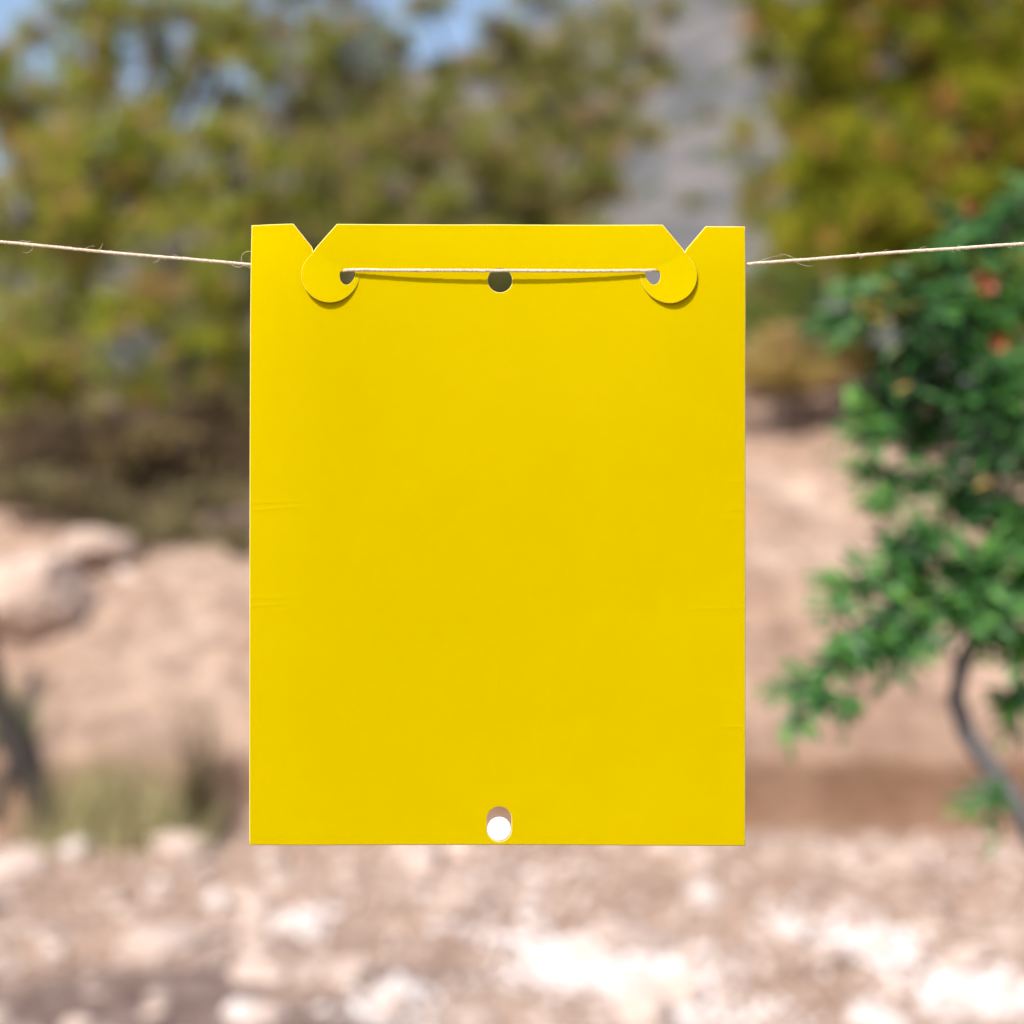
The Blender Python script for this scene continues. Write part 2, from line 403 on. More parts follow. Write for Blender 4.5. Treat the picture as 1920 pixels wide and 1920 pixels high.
def make_plant(name, label, cat, root_pt, lobes, mat, bark, n_sprays, k=9, length=.10, width=.012, twig=.14,
               trunk_r=.07, limb_r=.02, seed=1, clumps=9, group=None, fork=None, crown='crown', cl_r=.38, droop=0):
    """lobes: (point, rx, ry, rz). Trunk from root_pt, a limb to every lobe, twigs in sprays round clumps in it."""
    g = np.random.default_rng(seed); rr = random.Random(seed)
    base = Vector(root_pt); root = empty(name, base)
    props(root, label, cat, group)
    c = sum((Vector(l[0]) for l in lobes), Vector())/len(lobes)
    top = Vector(fork) if fork else Vector((base.x*.6+c.x*.4, base.y*.6+c.y*.4, base.z*.45+max(c.z, base.z+.2)*.55))
    tp = curve_pts(base-Vector((0, 0, .15)), top, (rr.uniform(-.06, .06)*trunk_r*10, 0, 0), 8, trunk_r*.2, seed)
    tr = [trunk_r*(1-.5*i/7) for i in range(8)]
    limbs = []
    C = []; D = []
    vol = np.array([l[1]*l[2]*l[3] for l in lobes]); share = vol**.67/np.sum(vol**.67)
    for li, l in enumerate(lobes):
        p = Vector(l[0]); bow = Vector((0, 0, -.12*(p-top).length))
        lp = curve_pts(top, p, bow, 7, .03*(p-top).length, seed+li)
        limbs.append((lp, [limb_r*(1.6-1.1*i/6) for i in range(7)]))
        u = g.normal(0, 1, (clumps, 3)); u /= np.linalg.norm(u, axis=1, keepdims=True); u *= g.uniform(.25, 1, (clumps, 1))**.5
        cc = np.array(p)+u*np.array([l[1], l[2], l[3]])
        for q in cc[:clumps]:
            limbs.append((curve_pts(p, q, (0, 0, -.02), 4), [limb_r*.4, limb_r*.3, limb_r*.2, limb_r*.1]))
        m = max(clumps, int(n_sprays*share[li])); ci = g.integers(0, clumps, m)
        rad = cl_r*np.array([l[1], l[2], l[3]])
        v = g.normal(0, .5, (m, 3))*rad
        C.append(cc[ci]+v); dd = v/(np.linalg.norm(v, axis=1, keepdims=True)+1e-9)+np.array([0, 0, .25])
        D.append(dd/np.linalg.norm(dd, axis=1, keepdims=True))
    C = np.concatenate(C); D = np.concatenate(D)
    V, F = sprays(C, D, k, length, width, twig, seed+5, droop)
    off = np.array(base)
    def loc(lst): return [([Vector(q)-base for q in pts], r) for pts, r in lst]
    link('trunk', tubes_mesh('trunk', loc([(tp, tr)]), 10), bark, root)
    link('branches', tubes_mesh('branches', loc(limbs), 5), bark, root)
    cr = link(crown, np_mesh(crown, V-off, F), mat, root); cr['kind'] = 'stuff'
    return root

def L(px, py, Y_, rpx, rpy, d=None):
    """a lobe of foliage centred at that place, its half sizes in the same pixels"""
    s = K*Y_; return (at(px, py, Y_), rpx*s, (d if d else max(rpx, rpy)*s*.8), rpy*s)
def foot(px, Y_):
    x = (px-960)*K*Y_; return (x, Y_, float(ground_z(x, Y_))-.02)

make_plant('pine_tree', 'olive green pine filling the upper left corner with sky showing through its crown', 'tree', foot(120, 10.2),
    [L(60, 420, 9.6, 150, 150), L(200, 300, 10.2, 150, 130), L(330, 500, 9.8, 150, 130), L(120, 640, 9.4, 170, 130), L(330, 690, 9.6, 140, 110),
     L(20, 190, 10.4, 90, 60), L(150, 150, 10.6, 75, 110), L(290, 20, 10.6, 130, 40), L(-150, 300, 10.2, 160, 330), L(20, 720, 9.4, 130, 90), L(420, 330, 10.4, 130, 110), L(330,160,10.8,50,60), L(150, 20, 10.8, 75, 45), L(380, 110, 10.6, 50, 45), L(90, 270, 10.4, 60, 35), L(0, 120, 10.6, 50, 35), L(280, 210, 10.5, 50, 40), L(60, 60, 10.9, 40, 30), L(210, 110, 10.9, 30, 40), L(430, 60, 10.8, 40, 40), L(430, 185, 10.9, 45, 35), L(290, 95, 10.9, 40, 30), L(20, 250, 10.8, 35, 30)],
    M['pine'], M['bark'], 7600, seed=3, trunk_r=.11, limb_r=.028, clumps=46, cl_r=.17)
make_plant('pine_tree', 'brownish olive pine directly behind the top left of the card', 'tree', foot(640, 11.6),
    [L(470, 560, 11, 130, 150), L(560, 400, 11.4, 150, 140), L(700, 330, 11.6, 160, 130), L(560, 190, 11.8, 140, 110), L(470, 60, 12, 110, 70),
     L(640, 60, 11.8, 90, 90), L(820, 260, 11.8, 150, 100), L(760, 500, 11.4, 180, 150), L(450, 760, 10.8, 120, 110), L(640, 720, 11.4, 180, 150), L(700, 190, 12, 90, 60), L(560, -90, 12, 200, 70)],
    M['pine_grey'], M['bark'], 8200, seed=4, trunk_r=.12, limb_r=.03, clumps=46, cl_r=.17)
make_plant('pine_tree', 'loose green pine above the middle of the card reaching towards the grey hillside', 'tree', foot(1010, 13.0),
    [L(900, 380, 12.6, 130, 110), L(1030, 330, 12.8, 130, 110), L(1010, 200, 13, 110, 80), L(1130, 250, 13, 90, 60), L(1080, 110, 13.2, 110, 80),
     L(1170, 60, 13.2, 40, 70), L(1210, 255, 13, 45, 22), L(960, 130, 13.2, 70, 60), L(900, 560, 12.4, 190, 150), L(1050, 500, 12.4, 150, 120), L(1120, 360, 12.8, 55, 40), L(930, 50, 12.9, 50, 35), L(800, 10, 12.9, 55, 28), L(860, 130, 12.7, 60, 30), L(740, 90, 12.8, 40, 50), L(1230, 110, 13.3, 35, 30), L(1250, 20, 13.4, 35, 25), L(1180, 170, 13.1, 45, 30), L(970, 80, 13, 30, 40), L(1010, 0, 13.4, 60, 30), L(1000, 760, 12.3, 200, 120)],
    M['pine_grey'], M['bark'], 6400, seed=6, trunk_r=.12, limb_r=.03, clumps=46, cl_r=.17)
make_plant('pine_tree', 'dense dark olive pine with orange tinges in the upper right corner', 'tree', foot(1760, 9.4),
    [L(1560, 60, 9.2, 110, 90), L(1720, 90, 9, 140, 120), L(1860, 60, 9, 130, 120), L(1830, 260, 8.8, 150, 120), L(1660, 260, 9, 130, 110), L(1560, 180, 9.3, 55, 80),
     L(1560, 330, 9.2, 80, 80), L(1720, 400, 8.8, 140, 90), L(1880, 420, 8.6, 130, 100), L(1530, 440, 9.2, 80, 50), L(1990, 250, 8.8, 130, 300), L(1460, 45, 9.5, 60, 40), L(1430, 110, 9.6, 30, 25), L(1500, 230, 9.5, 30, 45), L(1480, 330, 9.5, 30, 35), L(1420, 5, 9.6, 35, 25), L(1640, 500, 9, 100, 70), L(1850, 560, 9, 140, 110), L(1700, -110, 9, 250, 90)],
    M['pine_right'], M['bark'], 11000, seed=8, trunk_r=.12, limb_r=.028, clumps=46, cl_r=.17)
make_plant('young_pine', 'slim young pine with separate tufts before the grey hillside left of the dark olive pine', 'tree', foot(1440, 12.4),
    [L(1390, 260, 12.4, 28, 40), L(1400, 375, 12.4, 24, 50), L(1470, 205, 12.5, 28, 50), L(1500, 300, 12.6, 30, 55), L(1440, 330, 12.6, 25, 30), L(1470, 420, 12.2, 50, 32), L(1480, 500, 12.2, 60, 30)],
    M['pine_right'], M['bark'], 620, seed=12, trunk_r=.035, limb_r=.012, clumps=7, fork=at(1455, 400, 12.5))

# understorey on the bank
make_plant('dead_shrub', 'dark brown dead twiggy shrub under the left pine', 'shrub', foot(230, 8.9),
    [L(230, 850, 8.7, 190, 70), L(60, 900, 8.6, 110, 70), L(360, 900, 8.8, 110, 80), L(150, 960, 8.4, 110, 40), L(300, 990, 8.4, 90, 50), L(400, 800, 9, 90, 50), L(420, 900, 8.6, 80, 60), L(60, 820, 8.8, 80, 30)],
    M['dry'], M['deadwood'], 2300, seed=21, k=8, length=.14, width=.014, trunk_r=.05, limb_r=.02, clumps=22, cl_r=.28, crown='twigs')
make_plant('low_shrub', 'dull olive low shrub on the bank beside the left edge of the card', 'shrub', foot(300, 8.1),
    [L(230, 1010, 8.0, 90, 45), L(330, 980, 8.1, 80, 50), L(430, 960, 8.2, 60, 60), L(250, 1070, 7.9, 60, 30)],
    M['scrub'], M['bark'], 520, seed=23, k=8, length=.08, width=.012, trunk_r=.02, limb_r=.01, clumps=8)
make_plant('dead_shrub', 'ragged brown and olive scrub spilling down the pale bank left of the card', 'shrub', foot(250, 7.7),
    [L(160, 930, 7.8, 60, 30), L(230, 980, 7.7, 50, 35), L(300, 1000, 7.6, 60, 35), L(370, 1030, 7.6, 50, 25), L(440, 1030, 7.6, 40, 30), L(60, 920, 7.9, 60, 25), L(270, 1060, 7.5, 35, 20), L(390, 940, 7.8, 60, 40)],
    M['scrub'], M['deadwood'], 620, seed=61, k=8, length=.09, width=.012, trunk_r=.02, limb_r=.009, clumps=14, cl_r=.3, crown='twigs')
make_plant('green_shrub', 'soft green shrub on top of the bank just right of the card', 'shrub', foot(1440, 10.6),
    [L(1420, 560, 10.4, 60, 60), L(1440, 610, 10.3, 90, 40), L(1510, 560, 10.5, 50, 50)],
    M['green'], M['bark'], 900, seed=25, k=9, length=.08, width=.014, trunk_r=.03, limb_r=.012, clumps=9)
make_plant('ochre_shrub', 'dry ochre shrub along the top of the bank between the card and the leafy shrub', 'shrub', foot(1500, 10.0),
    [L(1440, 690, 9.9, 70, 30), L(1530, 655, 9.9, 90, 40), L(1610, 675, 10, 60, 30), L(1500, 700, 9.8, 80, 22)],
    M['ochre'], M['bark'], 1300, seed=27, k=9, length=.08, width=.014, trunk_r=.025, limb_r=.01, clumps=9)
make_plant('low_shrub', 'brownish shrub on the bank top hidden mostly behind the card', 'shrub', foot(800, 9.6),
    [L(700, 800, 9.6, 160, 70), L(900, 820, 9.8, 160, 60), L(1150, 760, 10, 160, 60), L(560, 850, 9.4, 120, 70)],
    M['dry'], M['deadwood'], 900, seed=29, k=8, length=.12, width=.014, trunk_r=.04, limb_r=.015, clumps=10)

# scrub dots on the hill
hs = make_plant('hill_bush', 'round green bush on the bare grey hillside seen in the gap between the pines', 'bush', (33, 190, hill_z(33, 190)-.3),
    [(Vector((33, 190, hill_z(33, 190)+1.0)), 2.0, 2.0, 1.3)], M['pine_right'], M['bark'], 260, seed=40, k=8, length=.5, width=.16, twig=.6, trunk_r=.15, limb_r=.06, clumps=9, group='bushes on the grey hillside')
hlab = ['bush on the hillside between the middle pine and the young pine', 'small bush high on the hillside in the gap', 'large bush on the hillside behind the tip of the middle pine', 'lowest small bush on the hillside in the gap', 'bush on the hillside above the young pine tufts', 'bush on the hillside close to the dark olive pine', 'nearest bush on the hillside above the right notch of the card']
def copy_tree(o, parent=None):
    c = o.copy(); COL.objects.link(c); c.parent = parent
    for ch in [k for k in o.children]: copy_tree(ch, c)
    return c
for i, (px, y, s) in enumerate([(1255, 150, 1.0), (1330, 140, .7), (1215, 210, 1.2), (1300, 120, .8), (1370, 170, .8), (1400, 200, 1.0), (1310, 95, .7)]):
    c = copy_tree(hs); x = (px-960)*K*y
    c.location = (x, y, hill_z(x, y)-.3); c.scale = (s*.8, s*.8, s*.6); c.rotation_euler = (0, 0, i*1.3); c['label'] = hlab[i]

# grass tufts at the foot of the bank
def tuft(name, label, px, Y_, w, h, n, seed, mat, spread=.35, cat='grass tuft'):
    g = np.random.default_rng(seed); x0 = (px-960)*K*Y_; z0 = float(ground_z(x0, Y_))
    b0 = np.stack([g.normal(0, w*.35, n), g.normal(0, w*.2, n), np.zeros(n)], -1)
    b0[:, 2] = ground_z(b0[:, 0]+x0, b0[:, 1]+Y_)-z0-.01
    ln = g.normal(0, spread, (n, 2))*h*.8; hh = h*g.uniform(.45, 1.1, n)
    V = []
    a = g.uniform(0, 3.14, n); wv = np.stack([np.cos(a), np.sin(a), 0*a], -1)*.007
    for t in (0, .5, 1):
        p = b0+np.stack([ln[:, 0]*t**1.8, ln[:, 1]*t**1.8, hh*t], -1)
        V.append((p-wv*(1-t*.85), p+wv*(1-t*.85)))
    V = np.stack([V[0][0], V[0][1], V[1][1], V[1][0], V[2][1], V[2][0]], 1).reshape(-1, 3)
    i = (np.arange(n)*6)[:, None]; F = np.concatenate([i+np.array([[0, 1, 2, 3]]), i+np.array([[3, 2, 4, 5]])])
    root = empty(name, (x0, Y_, z0)); props(root, label, cat)
    o = link('blades', np_mesh('blades', V, F), mat, root); o['kind'] = 'stuff'
    return root
tuft('grass_tuft', 'wide pale olive grass tuft at the foot of the bank on the left', 215, 5.95, .42, .38, 420, 51, M['grass'])
tuft('grass_tuft', 'low pale grass tuft between the wide tuft and the dark stemmed weed', 310, 5.9, .22, .2, 160, 52, M['grass'])
tuft('tall_weed', 'tall thin upright weed standing left of the card near its bottom corner', 372, 5.98, .09, .66, 75, 53, M['scrub'], .12, 'weed')
tuft('grass_tuft', 'green grass tuft behind the dead branch at the left edge', 5, 6.2, .14, .36, 120, 54, M['green'])

# dark dead branch leaning at the left edge
rt = empty('dead_branch', at(105, 1555, 6.0)); props(rt, 'thick blackish dead branch leaning up the bank at the left edge', 'branch')
b0 = rt.location
ps = [at(108, 1580, 5.95), at(85, 1530, 6.0), at(58, 1460, 6.05), at(30, 1395, 6.1), at(2, 1330, 6.2), at(-20, 1240, 6.3), at(-35, 1120, 6.4)]
link('limb', tubes_mesh('limb', [([p-b0 for p in ps], [.03, .05, .062, .07, .055, .045, .03])], 9), M['deadwood'], rt)
ps2 = [at(38, 1410, 6.1), at(15, 1460, 6.0), at(-15, 1540, 5.9)]
link('side_limb', tubes_mesh('side_limb', [([p-b0 for p in ps2], [.035, .035, .03])], 8), M['deadwood'], rt)

# ---------------------------------------------------------------- leafy shrub close on the right
SY = 1.75
sbase = Vector((.88, 1.95, float(ground_z(.88, 1.95))))
shrub = empty('leafy_shrub', sbase)
props(shrub, 'glossy green leafy shrub with orange red flowers reaching in from the right edge', 'shrub')
def rel(p): return Vector(p)-sbase
tpts = [sbase-Vector((0, 0, .1)), sbase+Vector((0, 0, .35)), at(2120, 1800, 1.85), at(2000, 1650, 1.8), at(1925, 1545, 1.77), at(1865, 1450, 1.75), at(1812, 1375, 1.75), at(1792, 1310, 1.75), at(1803, 1250, 1.75), at(1835, 1180, 1.77), at(1860, 1090, 1.8), at(1870, 960, 1.85), at(1850, 820, 1.85), at(1860, 640, 1.85), at(1870, 450, 1.9)]
trad = [.03, .026, .022, .019, .017, .0145, .0125, .0115, .011, .010, .009, .008, .0065, .005, .003]
link('trunk', tubes_mesh('trunk', [([rel(p) for p in tpts], trad)], 10), M['greybark'], shrub)
slobes = [(1790, 1100, 1.7, 60, 50), (1850, 1190, 1.72, 60, 30), (1900, 1010, 1.76, 45, 60), (1700, 1020, 1.72, 45, 35), (1690, 1190, 1.68, 45, 35), (1800, 940, 1.8, 60, 40), (1680, 760, 1.77, 45, 60), (1900, 700, 1.78, 50, 80), (1580, 590, 1.75, 35, 35), (1640, 570, 1.75, 75, 55), (1730, 560, 1.72, 80, 70), (1810, 620, 1.78, 90, 90), (1900, 560, 1.8, 60, 110), (1700, 650, 1.75, 60, 55),
          (1760, 720, 1.8, 75, 60), (1860, 740, 1.74, 90, 80), (1920, 820, 1.8, 60, 90), (1840, 860, 1.78, 80, 65), (1740, 800, 1.8, 55, 50), (1620, 800, 1.7, 28, 50),
          (1640, 890, 1.7, 45, 28), (1720, 890, 1.75, 55, 35), (1655, 930, 1.7, 20, 20), (1900, 960, 1.75, 60, 70), (1740, 1010, 1.7, 50, 38), (1830, 1050, 1.72, 75, 60), (1900, 1080, 1.72, 50, 70),
          (1720, 1080, 1.7, 60, 50), (1600, 1085, 1.65, 42, 40), (1650, 1150, 1.66, 50, 45), (1740, 1150, 1.7, 55, 45), (1595, 1190, 1.62, 35, 40), (1650, 1220, 1.65, 35, 30), (1515, 1282, 1.6, 30, 28), (1565, 1240, 1.6, 30, 22), (1585, 1315, 1.6, 15, 28), (1515, 1325, 1.6, 12, 20),
          (1840, 1130, 1.7, 60, 40), (1910, 1190, 1.72, 30, 50), (1915, 1310, 1.75, 38, 55), (1850, 1490, 1.7, 20, 24), (1850, 450, 1.85, 70, 60), (1900, 400, 1.85, 40, 60), (1790, 490, 1.8, 60, 35), (1980, 700, 1.8, 60, 400)]
brs = []
def bl(pts, r0):
    brs.append(([rel(at(*p)) for p in pts], [r0*(1-.75*i/(len(pts)-1)) for i in range(len(pts))]))
bl([(1835, 1180, 1.77), (1760, 1120, 1.72), (1680, 1130, 1.68), (1600, 1200, 1.63), (1540, 1250, 1.6), (1490, 1310, 1.6)], .006)
bl([(1680, 1130, 1.68), (1620, 1100, 1.66), (1590, 1080, 1.65)], .003)
bl([(1870, 960, 1.85), (1780, 900, 1.78), (1700, 880, 1.74), (1640, 890, 1.7), (1620, 800, 1.7)], .005)
bl([(1860, 640, 1.85), (1780, 620, 1.78), (1700, 600, 1.75), (1620, 560, 1.74)], .004)
bl([(1850, 820, 1.85), (1790, 760, 1.8), (1730, 700, 1.77)], .0035)
bl([(1860, 1090, 1.8), (1900, 1060, 1.74), (1940, 1100, 1.72), (1915, 1300, 1.75)], .004)
bl([(1835, 1180, 1.77), (1790, 1090, 1.74), (1730, 1010, 1.7)], .004)
bl([(1865, 1450, 1.75), (1850, 1490, 1.71)], .003)
bl([(1803, 1250, 1.75), (1770, 1210, 1.74), (1750, 1170, 1.72)], .0035)
link('branches', tubes_mesh('branches', brs, 6), M['greybark'], shrub)

# leaf outline, folded along the midrib
def leaf_verts():
    st = [(0, 0), (.12, .09), (.35, .18), (.6, .18), (.83, .10), (1, 0)]
    V = []; F = []
    for t, w in st:
        V.append((t, -w, w*.35-.25*t*t*.5)); V.append((t, 0, -.25*t*t*.5)); V.append((t, w, w*.35-.25*t*t*.5))
    for i in range(5):
        a = i*3; F += [(a, a+1, a+4, a+3), (a+1, a+2, a+5, a+4)]
    return np.array(V), np.array(F)
LV, LF = leaf_verts()
g = np.random.default_rng(77)
R2 = random.Random(5)
tot = sum(l[3]*l[4] for l in slobes[:-1])
data = []; twigs = []
for l in slobes:
    big = l[0] > 1970
    n_tw = 34 if big else int(420*l[3]*l[4]/tot)+3
    p = at(l[0], l[1], l[2]); s = K*l[2]; hub = at(1880, max(450, min(1150, l[1]+40)), 1.83)
    rad = Vector((l[3]*s, .1 if big else max(l[3], l[4])*s*.8, l[4]*s))
    out_ = (p-hub); out_ = out_.normalized() if out_.length > .02 else Vector((0, -1, 0))
    for _ in range(n_tw):
        u = Vector((R2.gauss(0, 1), R2.gauss(0, 1), R2.gauss(0, 1))).normalized()*R2.random()**.5
        st = p+Vector((u.x*rad.x, u.y*rad.y, u.z*rad.z))*.75
        d = (out_*.7+u*.8+Vector((0, -.15, R2.gauss(-.1, .4)))).normalized()
        ln = R2.uniform(.05, .11)*(.6+6*min(rad.x, rad.z)); nl = max(4, int(ln/.011))
        pts_ = []
        for q in range(nl):
            t_ = (q+.5)/nl; c = st+d*ln*(t_-.4)+Vector((0, 0, -.25*ln*t_*t_)); pts_.append(c)
            sd = d.cross(Vector((R2.gauss(0, .3), R2.gauss(-.3, .3), 1))).normalized()*(1 if q % 2 else -1)
            ld = (d*.75+sd*R2.uniform(.5, 1.1)+Vector((0, 0, R2.gauss(-.12, .3)))).normalized()
            nrm = Vector((R2.gauss(-.2, .45), R2.gauss(-.5, .45), 1.0)); nrm = (nrm-ld*nrm.dot(ld)).normalized()
            side = nrm.cross(ld); z = R2.uniform(.030, .046)*(1-.3*t_)
            data.append((c.y, Matrix(((ld.x*z, side.x*z, nrm.x*z, c.x), (ld.y*z, side.y*z, nrm.y*z, c.y), (ld.z*z, side.z*z, nrm.z*z, c.z), (0, 0, 0, 1))), np.array(c)))
        twigs.append(([rel(pts_[0]), rel(pts_[len(pts_)//2]), rel(pts_[-1])], [.0014, .0011, .0006]))
print('shrub leaves', len(data))
tw = link('twigs', tubes_mesh('twigs', twigs, 4), M['greybark'], shrub); tw['kind'] = 'stuff'
inview = [t for t in data if abs(t[2][0])/t[2][1] < .36 and abs(t[2][2]-CZ)/t[2][1] < .36]
inview.sort(key=lambda t: t[0]); near = set(id(t) for t in inview[:295])
leaf_me = np_mesh('leaf', LV, LF, True); leaf_me.materials.append(M['shrub_leaf'])
inv = Matrix.Translation(-sbase)
VV = []; FF = []
for t in data:
    if id(t) in near:
        o = bpy.data.objects.new('leaf', leaf_me); COL.objects.link(o); o.parent = shrub; o.matrix_local = inv @ t[1]
    else:
        A = np.array(inv @ t[1]); VV.append(LV @ A[:3, :3].T+A[:3, 3]); FF.append(LF+len(LV)*(len(VV)-1))
fo = link('foliage', np_mesh('foliage', np.concatenate(VV), np.concatenate(FF), True), M['shrub'], shrub); fo['kind'] = 'stuff'

# flowers: a flared calyx tube with six pointed lobes and crumpled petals
def flower_mesh(seed):
    rr = random.Random(seed); bm = bmesh.new(); rings = []
    prof = [(-.9, .10), (-.7, .28), (-.35, .36), (0, .30), (.3, .42)]
    for z, r in prof:
        rings.append([bm.verts.new((r*math.cos(a*math.pi/6), r*math.sin(a*math.pi/6), z)) for a in range(12)])
    for i in range(len(rings)-1):
        for k in range(12): bm.faces.new((rings[i][k], rings[i][(k+1) % 12], rings[i+1][(k+1) % 12], rings[i+1][k]))
    for k in range(0, 12, 2):
        a = (k+1)*math.pi/6
        tip = bm.verts.new((.72*math.cos(a), .72*math.sin(a), .75)); bm.faces.new((rings[-1][k], rings[-1][k+1], tip)); bm.faces.new((rings[-1][k+1], rings[-1][(k+2) % 12], tip))
        b_ = a+.5; w = .34
        c = [bm.verts.new(v) for v in ((.2*math.cos(b_), .2*math.sin(b_), .2), (.6*math.cos(b_-w), .6*math.sin(b_-w), .75+rr.uniform(-.1, .1)), (.85*math.cos(b_), .85*math.sin(b_), .95+rr.uniform(-.15, .15)), (.6*math.cos(b_+w), .6*math.sin(b_+w), .75+rr.uniform(-.1, .1)))]
        bm.faces.new(c)
    for f in bm.faces: f.smooth = True
    me = bpy.data.meshes.new('flower'); bm.to_mesh(me); bm.free(); me.materials.append(M['flower']); return me
fm = flower_mesh(3)
for (px, py, yy, s) in ((1842, 525, 1.58, .017), (1868, 642, 1.58, .013), (1815, 385, 1.66, .012)):
    o = link('flower', fm, None, shrub); o.location = rel(at(px, py, yy)); o.scale = (s, s, s); o.rotation_euler = (R2.uniform(1.2, 2.2), R2.uniform(-.4, .4), 0)
ol = np_mesh('orange_leaf', LV, LF, True); ol.materials.append(M['orangeleaf'])
for (px, py) in ((1842, 915), (1695, 735)):
    o = link('orange_leaf', ol, None, shrub); o.location = rel(at(px-15, py, 1.62+R2.uniform(-.02, .03))); s = R2.uniform(.018, .024); o.scale = (s, s, s)
    o.rotation_euler = (R2.uniform(.5, 1.3), R2.uniform(-.6, .9), R2.uniform(-.6, .6))

# ---------------------------------------------------------------- the yellow card
PX = K*FD                                   # metres per photograph pixel at the card
CX, CY = 932, 1002
def card_w(px, py):
    """how far the sheet stands towards the viewer (metres) at that place"""
    x = (px-937)/287.0
    ax = abs(x)
    top = math.exp(-max(0, py-418)/420.0)
    if ax < 1: c = -(1-ax*ax)
    else: c = .42*(1-math.exp(-(ax-1)*4.5))-.9*(ax-1)**2*(1.0 if x < 0 else .35)
    w = .0018*c*(.25+.75*math.exp(-((py-515)/330.0)**2))
    w += -.0044*math.exp(-max(0, py-418)/120.0)       # top leans back
    # the left edge curls away, fading downwards
    e = max(0, 610-px)/143.0
    w -= .0040*e*e*math.exp(-max(0, py-418)/520.0)
    w += .0007*math.sin(px*.004+1)*math.sin(py*.0052+.4)
    for cr in CREASE:
        w += cr_h(cr, px, py)
    return w
# creases: polyline start, end, ridge height, half width (pixels)
CREASE = [((467, 942), (600, 940), .00007, 4), ((467, 957), (585, 947), .00008, 4), ((467, 1121), (575, 1120), .00007, 4), ((470, 1137), (545, 1131), .00007, 4), ((500, 1150), (590, 1131), .00004, 4),
          ((1280, 1142), (1397, 1139), .00006, 4), ((1345, 1362), (1397, 1363), .00008, 4), ((1362, 904), (1397, 903), .00007, 4), ((1360, 956), (1397, 955), .00006, 4), ((1340, 974), (1397, 972), .00004, 4),
          ((811, 945), (809, 1120), .00004, 4), ((938, 1210), (928, 1350), .00005, 4), ((931, 1360), (926, 1500), .00004, 4), ((824, 575), (822, 660), .00004, 4)]
def cr_h(cr, px, py):
    (x0, y0), (x1, y1), h, w = cr
    dx, dy = x1-x0, y1-y0; l2 = dx*dx+dy*dy
    t = ((px-x0)*dx+(py-y0)*dy)/l2
    if t < -.05 or t > 1.05: return 0
    d = abs((px-x0)*dy-(py-y0)*dx)/math.sqrt(l2)
    if d > w*1.5: return 0
    edge0 = 1 if (x0 <= 470) else min(1, max(0, t)*5); edge1 = 1 if x1 >= 1396 else min(1, max(0, 1-t)*2.2)
    return .95*h*max(0, 1-d/w)*max(0, edge0)*max(0, edge1)
def P(px, py, w=0.0): return Vector(((px-960)*PX, FD-w, CZ-(py-960)*PX))

def circle(cx, cy, rx, ry, n): return [(cx+rx*math.cos(2*math.pi*i/n), cy+ry*math.sin(2*math.pi*i/n)) for i in range(n)]
def dens(poly, step):
    out = []
    for i, a in enumerate(poly):
        b_ = poly[(i+1) % len(poly)]; n_ = max(1, int(math.hypot(b_[0]-a[0], b_[1]-a[1])/step))
        for k in range(n_): out.append((a[0]+(b_[0]-a[0])*k/n_, a[1]+(b_[1]-a[1])*k/n_))
    return out
def smooth_poly(poly, it=2):
    for _ in range(it):
        q = []
        for i, a in enumerate(poly):
            b_ = poly[(i+1) % len(poly)]
            q += [(a[0]*.75+b_[0]*.25, a[1]*.75+b_[1]*.25), (a[0]*.25+b_[0]*.75, a[1]*.25+b_[1]*.75)]
        poly = q
    return poly
def area(p): return .5*sum(p[i][0]*p[(i+1) % len(p)][1]-p[(i+1) % len(p)][0]*p[i][1] for i in range(len(p)))
def offset(poly, d):
    """moves the loop to its own inside by d"""
    s = 1 if area(poly) > 0 else -1; n_ = len(poly); out = []
    for i in range(n_):
        p0, p1, p2 = poly[i-1], poly[i], poly[(i+1) % n_]
        a = Vector((p1[0]-p0[0], p1[1]-p0[1])).normalized(); b_ = Vector((p2[0]-p1[0], p2[1]-p1[1])).normalized()
        na = Vector((-a.y, a.x)); nb = Vector((-b_.y, b_.x)); m = na+nb
        if m.length < 1e-6: m = na.copy()
        m.normalize(); k = max(.45, m.dot(na)); out.append((p1[0]+m.x*d*s/k, p1[1]+m.y*d*s/k))
    return out
def inside(p, poly):
    x, y = p; c = False; j = len(poly)-1
    for i in range(len(poly)):
        xi, yi = poly[i]; xj, yj = poly[j]
        if (yi > y) != (yj > y) and x < (xj-xi)*(y-yi)/(yj-yi)+xi: c = not c
        j = i
    return c
